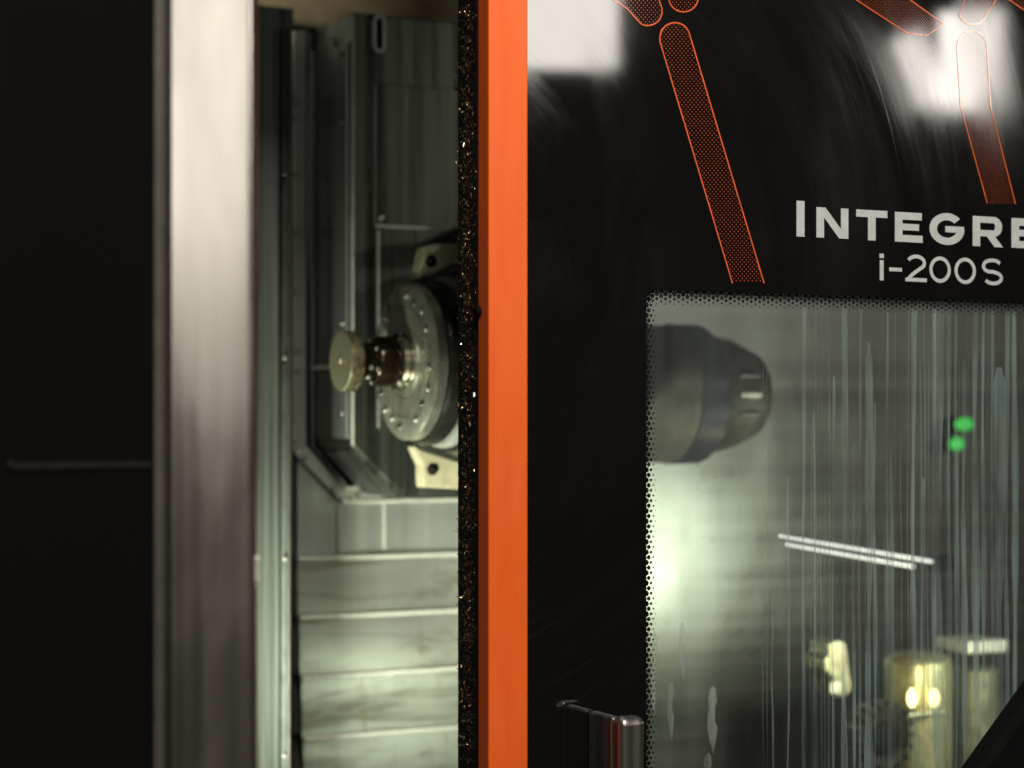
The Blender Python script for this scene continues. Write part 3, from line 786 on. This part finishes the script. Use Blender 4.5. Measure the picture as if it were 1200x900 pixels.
# stripe decals: outlined bands filled with dots
YDc = YD - 0.0006
def inside(p, P):
    c = False; j = len(P) - 1
    for i in range(len(P)):
        if (P[i][1] > p[1]) != (P[j][1] > p[1]) and p[0] < (P[j][0] - P[i][0]) * (p[1] - P[i][1]) / (P[j][1] - P[i][1]) + P[i][0]: c = not c
        j = i
    return c
def decal(out, line, dx, dy, r, closed=False, poly_=None):
    """out: outline in photo pixels, drawn on the door plane"""
    mbk = MB(); P = poly(out, YDc)
    add_ribbon(mbk, P, line * px_m, YDc, 0.0005, closed)
    o = mbk.build('stripe_decal', M['decal_orange'], dr)
    A = poly_ or out
    xs = [p[0] for p in A]; ys = [p[1] for p in A]; d_ = MB(); y = max(min(ys), -30); row = 0
    while y < max(ys) - 1:
        x = min(xs) + (dx / 2 if row % 2 else 0)
        while x < max(xs):
            if inside((x, y), A) and all(inside((x + sx, y), A) for sx in (-1.6, 1.6)):
                c = at(x, y, YDc); rr_ = r * px_m
                d_.add([(c.x + rr_ * math.cos(k_ * PI / 3), YDc + 0.0001, c.z + rr_ * math.sin(k_ * PI / 3)) for k_ in range(6)], [tuple(range(6))])
            x += dx
        y += dy; row += 1
    q = d_.build('decal_dots', M['decal_orange'], o); q['kind'] = 'stuff'
def arc(cx, cy, r, a0, a1, k=12): return [(cx + r * math.cos(math.radians(a0 + (a1 - a0) * i / k)), cy + r * math.sin(math.radians(a0 + (a1 - a0) * i / k))) for i in range(k + 1)]
decal([(858.5, 332)] + [(773.5, 49)] + arc(791, 44, 17.5, 165, 345, 14)[1:] + [(895.5, 332)], 1.6, 4.7, 2.75, 0.62)
decal([(700, -13), (735, 10)] + arc(759, 13, 17, 115, -25, 10) + [(768, -13)], 1.5, 4.7, 2.75, 0.62)
decal([(785, -14)] + arc(801, -3.5, 17.5, 185, -5, 12) + [(819, -14)], 1.5, 4.7, 2.75, 0.62)
decal([(1157, 238), (1126, 125)] + [(1121.5, 56)] + arc(1139, 54, 17.5, 180, 350, 10)[1:] + [(1161, 125), (1190, 239)], 1.3, 3.0, 1.9, 0.42)
decal([(990, -12), (1004, 0), (1062, 38)] + [(1085, 42), (1106, 28)] + [(1067, 0), (1050, -12)], 1.3, 3.0, 1.9, 0.42)
decal([(1134, -12), (1131, 0), (1124, 18)] + arc(1140, 12, 17, 160, 20, 8) + [(1167, 0), (1170, -12)], 1.3, 3.0, 1.9, 0.42)
decal([(1165, -12), (1183, 0), (1222, 26), (1240, 4), (1215, -12)], 1.3, 3.0, 1.9, 0.42)

# lettering: drawn in the measured letter boxes (crop scale 4.286 from 920,220)
YLt = YD - 0.0008
def tx(x, y, sl, x0): return (920 + x / 4.2857, 220 + (y + sl * (x - x0)) / 4.2857)
def glyph(name, strokes, w, sl, x0):
    mbk = MB()
    for i, s_ in enumerate(strokes):
        ww = w
        if isinstance(s_, tuple): s_, ww = s_
        P = [xz(*tx(a, b, sl, x0), YLt) for a, b in s_]
        # photo-pixel widths shrink sideways: draw with mean metric width
        add_ribbon(mbk, P, ww / 4.2857 * px_m * 1.06, YLt - 0.00004 * i, 0.0006)
    return mbk.build(name, M['letter'], dr)
def solid(name, polys, sl, x0):
    mbk = MB()
    for i, s_ in enumerate(polys):
        mbk.prism([xz(*tx(a, b, sl, x0), YLt) for a, b in s_], YLt - 0.00004 * i, YLt + 0.0006)
    return mbk.build(name, M['letter'], dr)
SL = 0.0525; X0 = 158
def rect(a, b, c, d): return [(a, b), (c, b), (c, d), (a, d)]
solid('letter_i', [rect(58, 70, 98, 250)], SL, X0)
solid('letter_n', [rect(158, 97, 196, 249), [(158.5, 97), (203, 97), (317, 249), (272, 249)], rect(281, 97, 318, 249)], SL, X0)
solid('letter_t', [rect(358, 98, 514, 134), rect(417, 134.2, 455, 250)], SL, X0)
solid('letter_e', [rect(552, 100, 590, 249), rect(590.2, 100, 687, 137), rect(590.2, 157, 673, 190), rect(590.2, 214, 691, 249)], SL, X0)
def arcp(cx, cy, rx, ry, a0, a1, k=26): return [(cx + rx * math.cos(math.radians(a0 + (a1 - a0) * i / k)), cy + ry * math.sin(math.radians(a0 + (a1 - a0) * i / k))) for i in range(k + 1)]
def ring_poly(cx, cy, rx, ry, w, a0, a1, k=26):
    return arcp(cx, cy, rx, ry, a0, a1, k) + arcp(cx, cy, rx - w, ry - w * 0.95, a1, a0, k)
def ring_quads(cx, cy, rx, ry, w, a0, a1, k=26):
    A = arcp(cx, cy, rx, ry, a0, a1, k); B = arcp(cx, cy, rx - w, ry - w * 0.95, a0, a1, k)
    return A, B
def strip(mbk, A, B, sl, x0, y):
    m = len(A); va = [xz(*tx(a, b, sl, x0), YLt) for a, b in A]; vb = [xz(*tx(a, b, sl, x0), YLt) for a, b in B]
    mbk.add([(p[0], y, p[1]) for p in va] + [(p[0], y, p[1]) for p in vb], [(i, i + 1, m + i + 1, m + i) for i in range(m - 1)])
# G
g = MB(); A, B = ring_quads(813, 173, 88, 80, 38, -42, -360, 36); strip(g, A, B, SL, X0, YLt)
for pl in (rect(805, 158, 899, 189),):
    g.prism([xz(*tx(a, b, SL, X0), YLt) for a, b in pl], YLt - 0.00005, YLt + 0.0004)
g.build('letter_g', M['letter'], dr)
# R
r_ = MB()
for i, pl in enumerate((rect(943, 100, 980, 251), rect(980.2, 100, 1048, 132), rect(980.2, 168, 1048, 200), [(1012, 199), (1052, 196), (1095, 251), (1052, 251)])):
    r_.prism([xz(*tx(a, b, SL, X0), YLt) for a, b in pl], YLt - 0.00004 * i, YLt + 0.0006)
A = arcp(1047, 150, 43, 50, -90, 90, 18); B = arcp(1047, 150, 7, 18, -90, 90, 18); strip(r_, A, B, SL, X0, YLt - 0.0002)
r_.build('letter_r', M['letter'], dr)
solid('letter_e', [rect(1138, 100, 1176, 249), rect(1176.2, 100, 1273, 137), rect(1176.2, 157, 1259, 190), rect(1176.2, 214, 1277, 249)], SL, X0)
solid('letter_x', [[(1300, 100), (1345, 100), (1450, 249), (1405, 249)], [(1405, 100), (1450, 100), (1345, 249), (1300, 249)]], SL, X0)
# second line, thin strokes
S2 = 0.046; X2 = 485
solid('letter_i', [rect(475, 331, 496, 353), rect(476, 364, 495, 465)], S2, X2)
solid('hyphen', [rect(524, 398, 587, 417)], S2, X2)
two = arcp(659, 370, 41, 33, -158, 28, 18) + [(690, 390), (660, 412), (632, 436), (620, 452)]
d2 = MB(); PTS = [xz(*tx(a, b, S2, X2), YLt) for a, b in two]; add_ribbon(d2, PTS, 20 / 4.2857 * px_m, YLt, 0.0006)
d2.prism([xz(*tx(a, b, S2, X2), YLt) for a, b in rect(605, 445, 712, 464)], YLt - 0.00005, YLt + 0.0006)
d2.build('digit_two', M['letter'], dr)
for cx in (779, 905):
    z_ = MB(); add_ribbon(z_, [xz(*tx(a, b, S2, X2), YLt) for a, b in arcp(cx, 398, 46, 57, 0, 348.75, 31)], 20 / 4.2857 * px_m, YLt, 0.0006, True)
    z_.build('digit_zero', M['letter'], dr)
sS = arcp(1041, 366, 43, 27, -28, -180, 12)[:-1] + arcp(1035, 372, 38, 26, 180, 95, 6)[0:-1] + [(1040, 396)] + arcp(1045, 427, 42, 28, -75, 150, 18)
s2 = MB(); add_ribbon(s2, [xz(*tx(a, b, S2, X2), YLt) for a, b in sS], 20 / 4.2857 * px_m, YLt, 0.0006); s2.build('letter_s', M['letter'], dr)

# handle: bent steel plate standing off the door
hx = Xat(689, YD); hz_ = Zat(689, 833, YD)
hd = 0.074; hw = 0.031
pf = YD - hd
hnd = MB()
prof = []
for i in range(9):
    a = PI / 2 * i / 8; prof.append((hx + 0.004 - 0.004 * math.cos(a), hz_ - 0.004 + 0.004 * math.sin(a)))
h0 = MB().box((hx, pf + 0.016, ZBm), (hx + 0.012, YD - 0.0006, hz_)).build('handle_plate', M['handle'], dr, 0.003, 3)
h1 = MB().box((hx - 0.002, pf - 0.010, ZBm), (hx + hw, pf + 0.0155, hz_ + 0.002)).build('handle_grip', M['handle'], dr, 0.0085, 5)

# chips stuck on the seal
ch = [MB(), MB(), MB()]
for i in range(4200):
    u = min(1, max(0, random.gauss(0.47, 0.2)))
    if random.random() < 0.10: u = random.random()
    y = YO + 0.008 + u * (YS1 - YO - 0.009)
    z = random.uniform(Zat(560, 905, YD), Zat(560, -5, YD))
    if random.random() > 0.45 + 0.55 * math.sin(z * 31 + 1.3 * math.sin(z * 77)) ** 2: continue
    x = XO0 + 0.002 - random.uniform(0.0, 0.0018)
    s_ = random.choice((0.0005, 0.0006, 0.0008, 0.001, 0.0014))
    kind = random.choices((0, 1, 2), (0.15, 0.82, 0.03))[0]
    if kind == 2: s_ *= 1.2
    e = Euler((random.uniform(0, 6), random.uniform(0, 6), random.uniform(0, 6))).to_matrix()
    L_ = random.choice((1, 1.5, 2.6))
    q = [Vector((x, y, z)) + e @ Vector(v_) * s_ for v_ in ((-L_, -0.4, 0), (L_, -0.5, 0.25), (L_ * 0.9, 0.5, 0.1), (-L_ * 0.8, 0.45, 0.35), (0, 0.1, 0.8))]
    ch[kind].add(q, [(0, 1, 4), (1, 2, 4), (2, 3, 4), (3, 0, 4), (0, 3, 2, 1)])
for i in range(46):            # longer curls
    y = YO + 0.008 + random.uniform(0.1, 0.95) * (YS1 - YO - 0.009); z = random.uniform(Zat(560, 905, YD), Zat(560, -5, YD)); x = XO0 + 0.0005
    a = random.uniform(0, 6); l_ = random.uniform(0.003, 0.007)
    ch[2 if i % 3 == 0 else 0].tube([(x - 0.001 * math.sin(u * 3), y + l_ * u * math.cos(a) + 0.001 * math.sin(5 * u), z + l_ * u * math.sin(a)) for u in (0, 0.25, 0.5, 0.75, 1)], 0.0004, 5)
for b_, mt, lb in zip(ch, ('chip', 'chip_dark', 'chip_bright'), ('tiny brassy metal chips stuck to the black door seal', 'tiny oily brown chips stuck to the black door seal', 'tiny bright silver chips glinting on the black door seal')):
    o = b_.build('metal_chips', M[mt]); o['kind'] = 'stuff'; tag(o, lb, 'chips')

# ================================================================== NEAR DOOR AT THE LEFT
nd = thing('near_door', 'blurred black machine door with pale metal edge at the left', 'door', at(100, 950, YL))
zt2, zb3 = Zat(100, -60, YL), Zat(100, 990, YL)
MB().box((Xat(-120, YL), YL, zb3), (Xat(179, YL), YL + 0.03, zt2)).build('door_panel', M['black_plain'], nd, 0.002)
MB().box((Xat(180, YL), YL - 0.002, zb3), (Xat(191, YL), YL + 0.03, zt2)).build('edge_flat', M['edge_dark'], nd, 0.001)
MB().box((Xat(191.5, YL), YL + 0.006, zb3), (Xat(203, YL), YL + 0.03, zt2)).build('edge_groove', M['seam'], nd)
# rounded metal edge profile turned a little to the left
xe0, xe1 = Xat(200, YL), Xat(297, YL)
K = 40; vs = []; we = xe1 - xe0
prof = []
for i in range(K + 1):
    u = i / K
    y = YL - 0.004 - 0.028 * u + 0.011 * u * u + (0.010 * ((u - 0.86) / 0.14) ** 2 if u > 0.86 else 0.0)
    prof.append((xe0 + we * u, y))
prof = [(xe0, YL + 0.03)] + prof + [(xe1 - 0.002, YL + 0.03)]
m = len(prof)
zsm = Zat(250, 658, YL)
for za_, zb_ in ((zb3, zt2),):
  mb = MB(); mb.add([(x, y, za_) for x, y in prof] + [(x, y, zb_) for x, y in prof], [(i, i + 1, m + i + 1, m + i) for i in range(m - 1)] + [(m - 1, 0, m, 2 * m - 1), tuple(range(m)), tuple(range(2 * m - 1, m - 1, -1))], True)
  mb.build('metal_edge', M['edge_metal'], nd)
# window of the near door: faint rounded frame
zf = Zat(100, 545, YL); xf0, xf1 = Xat(9, YL), Xat(177, YL)
mb = MB(); add_ribbon(mb, [(xf0, zf + 0.004), (xf0 + 0.003, zf + 0.001), (xf0 + 0.008, zf), (xf1, zf)], 0.0045, YL - 0.0025, 0.0024)
mb.build('window_trim', M['rubber'], nd)
# small latch plate on the edge
a = at(289, 652, YL - 0.02)
MB().box((xe1 - 0.006, YL - 0.016, a.z - 0.026), (xe1 + 0.001, YL - 0.006, a.z)).build('latch_plate', M['lip'], nd, 0.002)
